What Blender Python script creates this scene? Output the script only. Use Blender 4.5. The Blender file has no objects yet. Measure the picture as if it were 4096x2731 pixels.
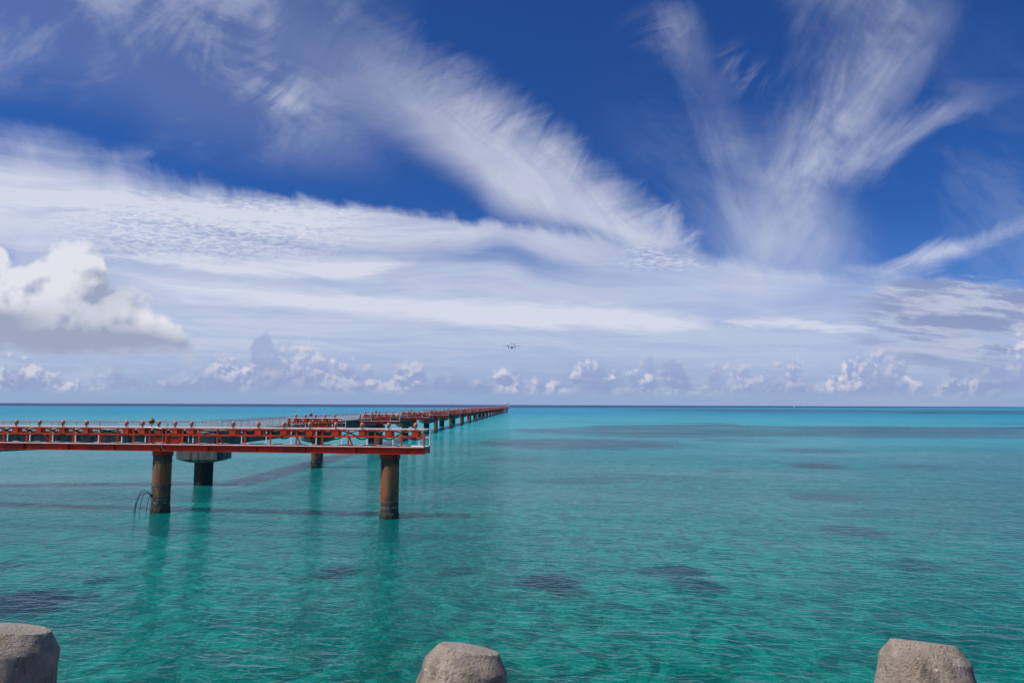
import bpy, bmesh, math, random
from mathutils import Vector, Matrix, noise as mnoise
R = math.radians
S = bpy.context.scene
COL = S.collection

# ------------------------------------------------------------------ camera
F_PX, PITCH, ROLL, EYE = 2807.2, 0.0900, 0.0038, 6.4665     # focal length in pixels of a 4096 wide frame
cam = bpy.data.cameras.new('camera')
cam.sensor_width = 36.0
cam.lens = F_PX / 4096 * 36.0
cam.clip_start, cam.clip_end = 0.1, 200000
camo = bpy.data.objects.new('camera', cam)
COL.objects.link(camo)
FW = Vector((0, math.cos(PITCH), math.sin(PITCH)))
U0 = Vector((0, -math.sin(PITCH), math.cos(PITCH)))
R0 = Vector((1, 0, 0))
RT = R0 * math.cos(ROLL) + U0 * math.sin(ROLL)
UP = U0 * math.cos(ROLL) - R0 * math.sin(ROLL)
m = Matrix((RT, UP, -FW)).transposed().to_4x4()
m.translation = (0, 0, EYE)
camo.matrix_world = m
S.camera = camo

# ------------------------------------------------------------------ exposure, sun
S.view_settings.view_transform = 'Standard'
S.view_settings.look = 'None'
S.view_settings.exposure = 0.0
S.view_settings.gamma = 1.0
S.cycles.max_bounces = 6
S.cycles.diffuse_bounces = 2
S.cycles.glossy_bounces = 3
S.cycles.transparent_max_bounces = 8
S.cycles.caustics_reflective = False
S.cycles.caustics_refractive = False
S.cycles.sample_clamp_indirect = 4.0
S.cycles.sample_clamp_direct = 2.5
S.cycles.use_denoising = True
S.cycles.denoiser = 'OPENIMAGEDENOISE'
S.cycles.denoising_input_passes = 'RGB_ALBEDO_NORMAL'
S.cycles.denoising_prefilter = 'ACCURATE'
S.cycles.use_adaptive_sampling = True
S.cycles.adaptive_threshold = 0.02
S.cycles.adaptive_min_samples = 16
SUN_EL, SUN_AZ = R(57), R(-111)          # azimuth from the view direction, positive to the right
to_sun = Vector((math.sin(SUN_AZ) * math.cos(SUN_EL), math.cos(SUN_AZ) * math.cos(SUN_EL), math.sin(SUN_EL)))
sun = bpy.data.lights.new('sun', 'SUN')
sun.energy = 3.6
sun.angle = R(0.53)
sun.color = (1.0, 0.95, 0.87)
suno = bpy.data.objects.new('sun', sun)
suno.rotation_euler = to_sun.to_track_quat('Z', 'Y').to_euler()
COL.objects.link(suno)


def ray(px, py):
    """direction through a point of the photograph given in 4096 x 2731 pixels"""
    return (FW * F_PX + RT * (px - 2048) - UP * (py - 1365.5))


def on_water(px, py, z=0.0):
    d = ray(px, py)
    t = (z - EYE) / d.z
    return Vector((0, 0, EYE)) + d * t


def at_depth(px, py, Y):
    d = ray(px, py)
    return Vector((0, 0, EYE)) + d * (Y / d.y)


# ------------------------------------------------------------------ node expressions
class G:
    tree = None


def newnode(t, **kw):
    n = G.tree.nodes.new(t)
    for k, v in kw.items():
        setattr(n, k, v)
    return n


def plug(sock, v):
    if isinstance(v, X):
        G.tree.links.new(v.s, sock)
    elif isinstance(v, bpy.types.NodeSocket):
        G.tree.links.new(v, sock)
    elif v is not None:
        if isinstance(v, (tuple, list)) and len(v) == 3 and sock.type == 'RGBA':
            v = (*v, 1.0)
        sock.default_value = v


class X:
    def __init__(self, s): self.s = s
    def __add__(a, b): return M('ADD', a, b)
    def __radd__(a, b): return M('ADD', b, a)
    def __sub__(a, b): return M('SUBTRACT', a, b)
    def __rsub__(a, b): return M('SUBTRACT', b, a)
    def __mul__(a, b): return M('MULTIPLY', a, b)
    def __rmul__(a, b): return M('MULTIPLY', b, a)
    def __truediv__(a, b): return M('DIVIDE', a, b)
    def __rtruediv__(a, b): return M('DIVIDE', b, a)


def M(op, a, b=None, c=None, clamp=False):
    n = newnode('ShaderNodeMath', operation=op, use_clamp=clamp)
    plug(n.inputs[0], a)
    if b is not None: plug(n.inputs[1], b)
    if c is not None: plug(n.inputs[2], c)
    return X(n.outputs[0])


def clamp01(a): return M('ADD', a, 0.0, clamp=True)
def vmin(a, b): return M('MINIMUM', a, b)
def vmax(a, b): return M('MAXIMUM', a, b)
def powr(a, b): return M('POWER', a, b)
def absv(a): return M('ABSOLUTE', a)


def ss(v, a, b, lo=0.0, hi=1.0, kind='SMOOTHSTEP'):
    n = newnode('ShaderNodeMapRange', interpolation_type=kind)
    plug(n.inputs['Value'], v)
    plug(n.inputs['From Min'], a); plug(n.inputs['From Max'], b)
    plug(n.inputs['To Min'], lo); plug(n.inputs['To Max'], hi)
    return X(n.outputs['Result'])


def lin(v, a, b, lo=0.0, hi=1.0): return ss(v, a, b, lo, hi, 'LINEAR')


def vec(x, y, z=0.0):
    n = newnode('ShaderNodeCombineXYZ')
    plug(n.inputs[0], x); plug(n.inputs[1], y); plug(n.inputs[2], z)
    return X(n.outputs[0])


def sep(v):
    n = newnode('ShaderNodeSeparateXYZ')
    plug(n.inputs[0], v)
    return [X(o) for o in n.outputs]


def noise(v, scale=1.0, detail=4.0, rough=0.5, dist=0.0, typ='FBM', lac=2.0, dim='3D', color=False):
    n = newnode('ShaderNodeTexNoise', noise_dimensions=dim, noise_type=typ)
    n.normalize = True
    plug(n.inputs['Vector'], v)
    plug(n.inputs['Scale'], scale); plug(n.inputs['Detail'], detail)
    plug(n.inputs['Roughness'], rough); plug(n.inputs['Distortion'], dist)
    plug(n.inputs['Lacunarity'], lac)
    return X(n.outputs['Color' if color else 'Fac'])


def voronoi(v, scale=1.0, feature='F1', rand=1.0, out='Distance', dim='3D', detail=0.0):
    n = newnode('ShaderNodeTexVoronoi', feature=feature, voronoi_dimensions=dim)
    plug(n.inputs['Vector'], v); plug(n.inputs['Scale'], scale)
    if 'Randomness' in n.inputs: plug(n.inputs['Randomness'], rand)
    return X(n.outputs[out])


def mix(f, a, b):
    n = newnode('ShaderNodeMix', data_type='RGBA', blend_type='MIX')
    n.clamp_factor = True
    plug(n.inputs[0], f); plug(n.inputs[6], a); plug(n.inputs[7], b)
    return X(n.outputs[2])


def mulc(a, b):
    n = newnode('ShaderNodeMix', data_type='RGBA', blend_type='MULTIPLY')
    plug(n.inputs[0], 1.0); plug(n.inputs[6], a); plug(n.inputs[7], b)
    return X(n.outputs[2])


def scalec(c, f):
    n = newnode('ShaderNodeVectorMath', operation='SCALE')
    plug(n.inputs[0], c); plug(n.inputs['Scale'], f)
    return X(n.outputs[0])


def curve(v, pts, x0, x1):
    """value of a hand drawn curve: pts are (x, y); outside the first and last point it stays level"""
    ys = [p[1] for p in pts]
    y0, y1 = min(ys), max(ys)
    if y1 - y0 < 1e-6: y1 = y0 + 1e-3
    n = newnode('ShaderNodeFloatCurve')
    cm = n.mapping
    cm.use_clip = False
    cm.extend = 'HORIZONTAL'
    cv = cm.curves[0]
    P = sorted(((p[0] - x0) / (x1 - x0), (p[1] - y0) / (y1 - y0)) for p in pts)
    while len(cv.points) < len(P): cv.points.new(0.5, 0.5)
    for cp, (a, b) in zip(cv.points, P):
        cp.location = (a, b)
        cp.handle_type = 'AUTO_CLAMPED'
    cm.update()
    plug(n.inputs['Value'], (v - x0) * (1.0 / (x1 - x0)))
    return X(n.outputs[0]) * (y1 - y0) + y0


def srgb(r, g, b, k=1.0):
    f = lambda c: (c / 255 / 12.92 if c / 255 <= 0.04045 else ((c / 255 + 0.055) / 1.055) ** 2.4) * k
    return (f(r), f(g), f(b))


#%%WORLD
W = bpy.data.worlds.new('World')
S.world = W
W.use_nodes = True
G.tree = W.node_tree
G.tree.nodes.clear()
STR = 0.1


def build_sky():
    # every position is a direction: u = tan(azimuth), v = tan(elevation) on the plane y = 1
    def Q(qx, qy):
        k = 4096 / 2352
        d = ray(qx * k, qy * k)
        return d.x / d.y, d.z / d.y
    K = 1 / 1612.0
    v2 = lambda a, b, s: vec(a + s * 7.31, b + s * 3.17)
    noise2 = lambda *p, **k: noise(*p, dim='2D', **k)
    voro2 = lambda *p, **k: voronoi(*p, dim='2D', **k)
    tc = newnode('ShaderNodeTexCoord')
    dx, dy, dz = sep(tc.outputs['Generated'])
    ay = vmax(absv(dy), 0.03)
    u = dx / ay
    v = vmax(dz, 0.0) / ay
    U0_, U1_ = -0.85, 0.85
    ce = lambda pts: curve(u, [Q(*p) for p in pts], U0_, U1_)           # a line across the sky: height by azimuth
    cu = lambda pts: curve(u, [(Q(p[0], p[2] if len(p) > 2 else 400)[0], p[1]) for p in pts], U0_, U1_)   # strength by azimuth
    cvv = lambda pts: curve(v, [(Q(1176, p[0])[1], p[1]) for p in pts], 0.0, 0.7)     # strength by height
    spine = lambda pts: curve(v, [(Q(*p)[1], Q(*p)[0]) for p in pts], 0.0, 0.7)       # azimuth by height

    # cloud layer seen flat from below
    zz = v + 0.05
    pu, pv = u / zz, 1.0 / zz
    # domain warp
    w1 = noise2(v2(u, v, 1.3), 2.2, 3, 0.5) - 0.5
    w2 = noise2(v2(u, v, 7.7), 2.2, 3, 0.5) - 0.5
    uw, vw = u + w1 * 0.10, v + w2 * 0.10

    def fib(ang, along, across, seed, detail=6, rough=0.55, dist=0.3, uu=None, vv=None):
        uu = uu or uw; vv = vv or vw
        c, s = math.cos(R(ang)), math.sin(R(ang))
        a = uu * c + vv * s
        b = vv * c - uu * s
        return noise2(v2(a * along, b * across, seed), 1.0, detail, rough, dist)

    # ---- clear sky
    st = newnode('ShaderNodeTexSky', sky_type='NISHITA')
    st.sun_disc = False
    st.sun_elevation = SUN_EL
    st.sun_rotation = SUN_AZ
    st.air_density = 1.0; st.dust_density = 0.3; st.ozone_density = 3.0
    sky = X(st.outputs[0])
    sky = mulc(sky, SKYTINT)
    # ---- veils
    # lower sheet
    E1 = ce([(-120, 250), (0, 262), (100, 278), (200, 305), (300, 338), (390, 392), (480, 408), (600, 428), (750, 448), (900, 472),
             (1000, 480), (1130, 492), (1300, 508), (1450, 532), (1600, 575), (1700, 590), (1850, 600), (2000, 606), (2150, 622), (2400, 640)])
    nA = fib(-12, 3.0, 16, 3.1)
    nB = fib(20, 22, 9, 5.2, 4)
    edge = E1 + (nA - 0.5) * 0.05 + (nB - 0.5) * 0.035 - v
    soft = cu([(0, 0.10), (300, 0.08), (500, 0.045), (1000, 0.020), (1300, 0.025), (2352, 0.05)])
    sheet = ss(edge, 0.0, soft)
    tex1 = noise2(v2(pu * 0.55, pv * 1.5, 2.0), 1.0, 7, 0.58, 0.6)
    tex2 = fib(-7, 2.2, 26, 9.1, 7, 0.6, 0.5)
    thick = ss(tex1 * 0.5 + tex2 * 0.5, 0.36, 0.62)
    rip = noise2(v2(pu * 20 + pv * 5, pv * 26, 4.0), 1.0, 2.5, 0.6, 0.5)
    ripmask = clamp01(ss(absv(u - Q(480, 500)[0]), 0.30, 0.05) * ss(absv(v - Q(480, 520)[1]), 0.075, 0.015) +
                      ss(absv(u - Q(1530, 590)[0]), 0.09, 0.02) * ss(absv(v - Q(1530, 590)[1]), 0.028, 0.008))
    left = cu([(0, 0.94), (500, 0.92), (900, 0.84), (1300, 0.80), (1700, 0.74), (2000, 0.64), (2352, 0.58)])
    hgt = cvv([(250, 0.95), (420, 0.95), (560, 0.85), (640, 0.82), (760, 0.74), (830, 0.50), (880, 0.18), (930, 0.0)])
    dens = sheet * left * (0.70 + 0.30 * thick) * hgt * 1.12
    dens = dens + ripmask * (ss(rip, 0.38, 0.62) - 0.5) * 0.36 * sheet
    # blue windows in the sheet
    def blob(qx, qy, rx, ry, amp, tilt=0.0):
        c0 = Q(qx, qy)
        a = (uw - c0[0]); b = (vw - c0[1]) + a * tilt
        d = a * a * (1 / (rx * K) ** 2) + b * b * (1 / (ry * K) ** 2)
        return M('EXPONENT', d * -1.0) * amp
    windows = blob(1130, 612, 170, 24, 0.62, 0.10) + blob(1870, 665, 110, 30, 0.45) + blob(900, 560, 200, 30, 0.25, .1) + blob(110, 470, 120, 14, .15) + blob(30, 590, 26, 40, .8)
    dens = dens * clamp01(1.0 - windows)
    # bright bands
    def band(pts, wid, amps, seed, frag=0.35):
        c0 = ce(pts)
        n = fib(-6, 3, 40, seed, 6, 0.6, 0.4)
        n2 = noise2(v2(u * 14, v * 60, seed), 1.0, 4, 0.6)
        w = cu(wid)
        n3 = noise2(v2(u * 30, v * 110, seed + 2), 1.0, 4, 0.65)
        d = absv(v - c0 + (n - 0.5) * 0.022 + (n2 - 0.5) * 0.016 + (n3 - 0.5) * 0.008)
        return ss(d, w * K * 1.15, w * K * 0.05) * cu(amps) * (1 - frag + frag * ss(n, 0.35, 0.6))
    b1 = band([(200, 585), (450, 602), (700, 622), (940, 606), (1200, 620)], [(200, 8), (450, 20), (700, 28), (940, 12)],
              [(180, 0), (330, .30), (600, .42), (800, .38), (980, 0)], 11)
    b2 = band([(300, 645), (600, 675), (900, 704), (1200, 722), (1400, 730), (1560, 742), (1700, 748)], [(300, 30), (900, 40), (1300, 38), (1600, 20), (1750, 6)],
              [(250, 0), (450, .28), (900, .42), (1300, .58), (1500, .50), (1640, 0)], 12)
    b3 = band([(1650, 736), (1850, 745), (2000, 753)], [(1650, 3), (1800, 17), (1900, 17), (2010, 3)], [(1640, 0), (1730, .5), (1930, .55), (2010, 0)], 13)
    b4 = band([(-50, 440), (300, 460), (700, 520), (1200, 560)], [(0, 50), (700, 50), (1200, 30)], [(-50, .4), (300, .4), (900, .3), (1300, 0)], 14, .7)
    dens = clamp01(dens + b1 + b2 + b3 + b4)

    # ---- great plume
    E2 = ce([(560, -110), (700, -40), (850, 25), (980, 92), (1150, 190), (1290, 290), (1390, 370), (1500, 462), (1600, 556), (1680, 640)])
    E3 = ce([(480, 100), (600, 205), (700, 262), (850, 322), (1000, 402), (1090, 462), (1150, 510), (1250, 532), (1400, 560), (1560, 590), (1700, 650)])
    lw = cu([(600, .15), (850, .12), (1000, .09), (1150, .06), (1300, .035), (1600, .015)])
    hair = fib(52, 5.0, 20, 21, 6, 0.62, 1.2, uu=uw, vv=vw)
    hair2 = fib(25, 6, 42, 22, 5, 0.6, 0.6)
    hair3 = fib(70, 9, 85, 27, 4, 0.6, 0.6)
    hmod = noise2(v2(u, v, 28), 9, 2, 0.5)
    e2 = E2 + (hair - 0.45) * ss(hmod, 0.3, 0.7, 0.02, 0.10) + (hair3 - 0.5) * 0.012 + (hair2 - 0.5) * 0.05 + 0.016
    up_ = e2 - v
    lo_ = v - E3 + (fib(-20, 4, 14, 23) - 0.5) * lw * 0.6
    wup = cu([(600, 0.20), (850, 0.17), (1000, 0.15), (1300, 0.125), (1500, 0.10), (1650, 0.05)])
    grain = fib(-38, 4.0, 16, 24, 7, 0.66, 1.4)
    grain2 = fib(-30, 2.0, 6, 25, 4, 0.55, 0.4)
    amp = cu([(450, 0.0, 100), (600, 0.12, 100), (760, 0.28, 150), (900, 0.62, 200), (1000, 0.80, 300), (1200, 0.98), (1500, 0.97, 500), (1580, 0.8, 550), (1660, 0.0, 590)])
    plume = ss(up_, -0.004, wup) * ss(lo_, lw * -0.2, lw) * amp * (cu([(900, .60), (1100, .70), (1500, .76)]) + 0.24 * ss(grain * .5 + grain2 * .5, 0.30, 0.64))
    # ridge of the plume
    bright_line = E2 - 0.055

    # ---- faint veils of the upper left
    nU = fib(-14, 2.6, 7, 36, 7, 0.62, 0.7)
    nU2 = fib(30, 4.5, 9, 34, 7, 0.64, 0.6)
    mU = ss(u, Q(1000, 60)[0], Q(620, 60)[0]) * ss(v - E1, 0.0, 0.12)
    veil = mU * ss(nU * 0.6 + nU2 * 0.4 + (noise2(v2(u, v, 38), 5, 4, 0.6) - 0.5) * 0.4, 0.38, 0.66) * 0.36 + mU * 0.12
    wis = blob(625, 90, 46, 85, 0.36, -0.25) + blob(520, 150, 150, 40, .25, .35) + blob(640, 205, 90, 26, .22, .3) + blob(330, 350, 70, 20, .3)
    veil = veil + wis * ss(nU2, 0.36, 0.6)

    # ---- plume on the right
    def streamer(pts, wl, wr, amps, seed, ang, hk=0.05, dens_=22):
        c0 = spine(pts)
        h = fib(ang, 4, dens_ * 0.75, seed, 7, 0.62, 0.35)
        d = u - c0 + (h - 0.5) * hk
        L = ss(d * -1.0, cvv(wl) * K * 1.25, 0.0)
        Rr = ss(d, cvv(wr) * K * 1.25, 0.0)
        h2 = fib(ang - 14, 9, 50, seed + 7, 5, 0.62, 0.4)
        return L * Rr * cvv(amps) * ss(noise2(v2(u + v * 0.5, v, seed + 3), 7, 4, 0.6), 0.30, 0.62, 0.45, 1.0) * (0.46 + 0.54 * ss(h * 0.7 + h2 * 0.3, 0.30, 0.70))
    s1 = streamer([(2000, -20), (2040, 60), (2012, 150), (1960, 250), (1925, 330), (1885, 420), (1855, 540), (1845, 620)],
                  [(0, 230), (150, 190), (300, 150), (420, 170), (560, 190)], [(0, 190), (60, 170), (150, 140), (300, 100), (420, 80), (560, 140)],
                  [(-20, .50), (60, .56), (200, .68), (330, .80), (420, .58), (560, .26), (680, 0)], 41, 60, 0.10, 18)
    s2 = streamer([(1545, 0), (1550, 60), (1575, 130), (1615, 200), (1650, 280), (1695, 360), (1720, 430), (1750, 560)],
                  [(0, 60), (200, 60), (400, 80), (560, 120)], [(0, 60), (130, 80), (300, 50), (430, 110), (560, 140)],
                  [(0, .08), (60, .26), (200, .16), (350, .28), (480, .28), (640, 0)], 42, 105, 0.09, 16)
    s3 = streamer([(2260, 215), (2160, 262), (2080, 305), (2030, 345), (1990, 400)], [(200, 110), (400, 60)], [(200, 100), (300, 80), (400, 45)],
                  [(170, 0), (235, .30), (330, .52), (390, .26), (440, 0)], 43, 34, 0.14, 16)
    s4 = (blob(1715, 150, 55, 45, .30, .4) + blob(1530, 50, 60, 50, .2)) * ss(fib(40, 6, 22, 47, 6, .62, .8), .42, .68)
    Wt = ce([(1500, 640), (1650, 585), (1800, 575), (1950, 598), (2060, 582), (2150, 545), (2220, 535), (2300, 505), (2400, 465)])
    Wb = ce([(1500, 640), (1950, 640), (2100, 632), (2180, 606), (2260, 570), (2352, 535), (2400, 510)])
    h5 = fib(22, 5, 18, 45, 7, 0.64, 1.2)
    s5 = ss(Wt - v + (h5 - .5) * .04, 0, .03) * ss(v - Wb + (h5 - .5) * .03, -0.01, .03) * cu([(1900, 0), (2020, .5), (2150, .8), (2352, .55)])
    tri = ss(v, 0.32, 0.23) * ss(v, 0.13, 0.21) * ss(absv(u - Q(1780, 500)[0]), 0.17, 0.0) * 0.34 * (.5 + .5 * ss(fib(70, 4, 16, 46), .3, .65))
    veilR = ss(u, Q(1300, 200)[0], Q(1700, 200)[0]) * ss(noise2(v2(uw + v * 0.6, vw, 48), 3.2, 6, 0.62, 0.4), 0.42, 0.72) * 0.15 * ss(v, 0.62, 0.30)
    cirr = 1.0 - (1.0 - veilR) * (1.0 - clamp01(plume)) * (1.0 - clamp01(veil)) * (1.0 - clamp01(s1)) * (1.0 - clamp01(s2)) * (1.0 - clamp01(s3 + s4)) * (1.0 - clamp01(s5)) * (1.0 - clamp01(tri)) * (1.0 - dens)

    white = mix(ss(v, 0.05, 0.35), srgb(222, 225, 236), srgb(226, 230, 242))
    white = scalec(white, 1 / STR)
    hz = scalec(mix(ss(v, 0.0, 0.22), srgb(148, 172, 210), srgb(104, 150, 220)), 1 / STR)
    base = mix(ss(v, 0.30, -0.02) * 0.92, sky, hz)
    c = mix(clamp01(cirr) * ss(v, 0.20, 0.45, 0.86, 0.78), base, white)

    # ---- grey stratus on the right
    g1 = noise2(v2(u * 3.6, v * 22 + u * 3, 51), 1.0, 8, 0.66, 0.15)
    g2 = noise2(v2(u * 7, v * 40 + u * 4, 52), 1.0, 8, 0.66, 0.15)
    gm = ss(u, Q(1900, 700)[0], Q(2080, 700)[0]) * cvv([(590, 0), (620, .9), (700, 1), (790, .85), (850, .2)])
    gtop = ce([(1900, 660), (2000, 650), (2150, 622), (2352, 612)])
    gm = gm * ss(gtop - v, -0.004, 0.012)
    gd = ss(g1 + gm * 0.16, 0.46, 0.62) * gm
    gcol = scalec(mix(ss(g2, 0.42, 0.62), srgb(138, 152, 192), srgb(186, 194, 216)), 1 / STR)
    c = mix(gd * 0.92, c, gcol)

    # ---- cumulus: height field shaded towards the sun (upper left)
    def cumulus(top, base, hk, seed, sc):
        """returns a function giving cloud height at an offset"""
        def H(ox, oy):
            uu, vv = u + ox, v + oy
            n1 = noise2(v2(uu, vv * 1.15, seed), sc, 5, 0.52, 0.15)
            b = voro2(v2(uu + n1 * 0.03, vv * 1.1 + n1 * 0.03, seed), sc * 2.3, 'SMOOTH_F1')
            b2 = voro2(v2(uu + n1 * 0.02, vv * 1.1, seed + 3), sc * 5.5, 'SMOOTH_F1')
            b3 = voro2(v2(uu + n1 * 0.01, vv * 1.1, seed + 5), sc * 12, 'SMOOTH_F1')
            return n1 * 1.1 - b * 0.42 - b2 * 0.18 - b3 * 0.09
        return H
    # far row along the horizon
    row = ce([(-60, 850), (0, 838), (35, 834), (90, 862), (170, 880), (200, 872), (235, 858), (280, 876), (330, 885), (430, 862), (480, 850), (515, 826), (560, 840),
              (600, 762), (640, 790), (700, 786), (740, 826), (790, 838), (840, 846), (890, 862), (940, 846), (985, 870)])
    row2 = ce([(985, 872), (1080, 878), (1135, 850), (1170, 852), (1200, 878), (1260, 880), (1300, 862), (1345, 836), (1385, 862), (1440, 858), (1490, 838), (1520, 864),
               (1560, 834), (1600, 872), (1655, 846), (1700, 868), (1760, 866), (1815, 836), (1845, 862), (1880, 886), (1915, 866)])
    row3 = ce([(1915, 866), (1960, 838), (2000, 826), (2055, 800), (2080, 830), (2110, 880), (2160, 884), (2195, 842), (2240, 846), (2275, 808), (2330, 796), (2400, 790)])
    mrow = M('GREATER_THAN', u, Q(985, 870)[0])
    mrow2 = M('GREATER_THAN', u, Q(1915, 870)[0])
    T2 = row * (1.0 - mrow) + row2 * mrow * (1.0 - mrow2) + row3 * mrow2
    Hf = cumulus(None, None, 0, 61.0, 19.0)
    h0 = Hf(0, 0); h1 = Hf(-0.004, 0.006)
    depth = (T2 - v) * 20.0
    f0 = depth + (h0 - 0.33) * 1.5
    bse = ss(v, Q(1176, 912)[1], Q(1176, 892)[1])
    a = ss(f0 + 0.25, 0.0, 0.42) * bse
    lit = ss(h0 - h1, -0.10, 0.16)
    lit = lit * (ss(depth, 1.3, 0.1) * 0.75 + 0.25) * ss(noise2(v2(u * 11, v * 16, 79), 1.0, 3, 0.55), 0.34, 0.60)
    shd = mix(ss(v, 0.02, 0.08), srgb(142, 157, 200), srgb(158, 172, 212))
    ccol = scalec(mix(lit, shd, srgb(222, 219, 228)), 1 / STR)
    pat = ss(noise2(v2(u * 9, v * 14, 77), 1.0, 3, 0.5), 0.36, 0.58)
    bk = noise2(v2(u * 7, v * 15, 83), 1.0, 6, 0.62)
    bank = ss(bk + (Q(0, 868)[1] - v) * 3.0, 0.42, 0.66) * ss(v, Q(1176, 915)[1], Q(1176, 895)[1]) * ss(v, Q(1176, 800)[1], Q(1176, 850)[1])
    c = mix(bank * 0.55, c, scalec(mix(ss(bk, .5, .7), srgb(148, 163, 200), srgb(184, 194, 220)), 1 / STR))
    c = mix(a * (0.52 + 0.30 * pat), c, ccol)
    # great cumulus on the left
    T3 = ce([(-140, 600), (-50, 528), (0, 545), (22, 575), (45, 604), (72, 576), (105, 548), (150, 530), (190, 540), (222, 560), (243, 600), (252, 640), (290, 652), (330, 682),
             (370, 698), (405, 735), (432, 770), (450, 815), (520, 880)])
    Hb = cumulus(None, None, 0, 91.0, 6.0)
    k0 = Hb(0, 0); k1 = Hb(-0.012, 0.016)
    dep = (T3 - v) * 13.0
    kf = dep + (k0 - 0.27) * 1.25 + (noise2(v2(u, v, 33), 34, 4, 0.65) - 0.5) * 0.5
    kb = ss(v + (k0 - .4) * .05 + (noise2(v2(u * 6, v * 9, 35), 1.0, 4, 0.6) - 0.5) * 0.04, Q(0, 838)[1], Q(0, 788)[1])
    ka = ss(kf, 0.0, 0.34) * kb * ss(u, Q(480, 800)[0], Q(425, 800)[0])
    big = noise2(v2(u, v, 5.0), 4.6, 3, 0.5)
    klit = ss((k0 - k1) * 1.5 + (big - 0.5) * 1.2, -0.24, 0.24)
    klow = ss(v, Q(0, 812)[1], Q(0, 640)[1])
    klit = clamp01(klit * (0.35 + 0.65 * klow) + ss(dep, 1.0, 0.1) * 0.25 - blob(275, 690, 60, 40, .5) - blob(235, 655, 34, 60, .4) - blob(10, 735, 100, 28, .75) - (blob(330, 806, 150, 24, .5) + blob(60, 795, 160, 34, .7)) * ss(big, 0.3, 0.6) + blob(160, 590, 60, 50, .2) + blob(330, 735, 50, 30, .3))
    kcol = scalec(mix(klit, srgb(156, 166, 192), srgb(226, 228, 236)), 1 / STR)
    c = mix(ka * 0.97, c, kcol)
    # last veil of air above the horizon
    c = mix(ss(v, 0.045, 0.0) * 0.55, c, scalec(mix(0.0, srgb(150, 170, 206), srgb(0, 0, 0)), 1 / STR))
    bg = newnode('ShaderNodeBackground')
    plug(bg.inputs['Color'], c)
    bg.inputs['Strength'].default_value = STR
    out = newnode('ShaderNodeOutputWorld')
    G.tree.links.new(bg.outputs[0], out.inputs['Surface'])


SKYTINT = (0.160, 0.385, 0.83)
build_sky()
W.cycles.sampling_method = 'MANUAL'
W.cycles.sample_map_resolution = 1024
#%%END

# ------------------------------------------------------------------ scene graph helpers
def empty(name, loc=(0, 0, 0), rz=0.0):
    o = bpy.data.objects.new(name, None)
    o.empty_display_size = 0.3
    COL.objects.link(o)
    o.location = loc
    o.rotation_euler = (0, 0, rz)
    return o


def tag(o, label=None, cat=None, group=None, kind=None):
    if label: o['label'] = label
    if cat: o['category'] = cat
    if group: o['group'] = group
    if kind: o['kind'] = kind
    return o


def copy_tree(o, parent=None, skip=()):
    c = o.copy()
    COL.objects.link(c)
    c.parent = parent
    for ch in o.children:
        if ch.name.split('.')[0] not in skip:
            copy_tree(ch, c, skip)
    return c


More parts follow.
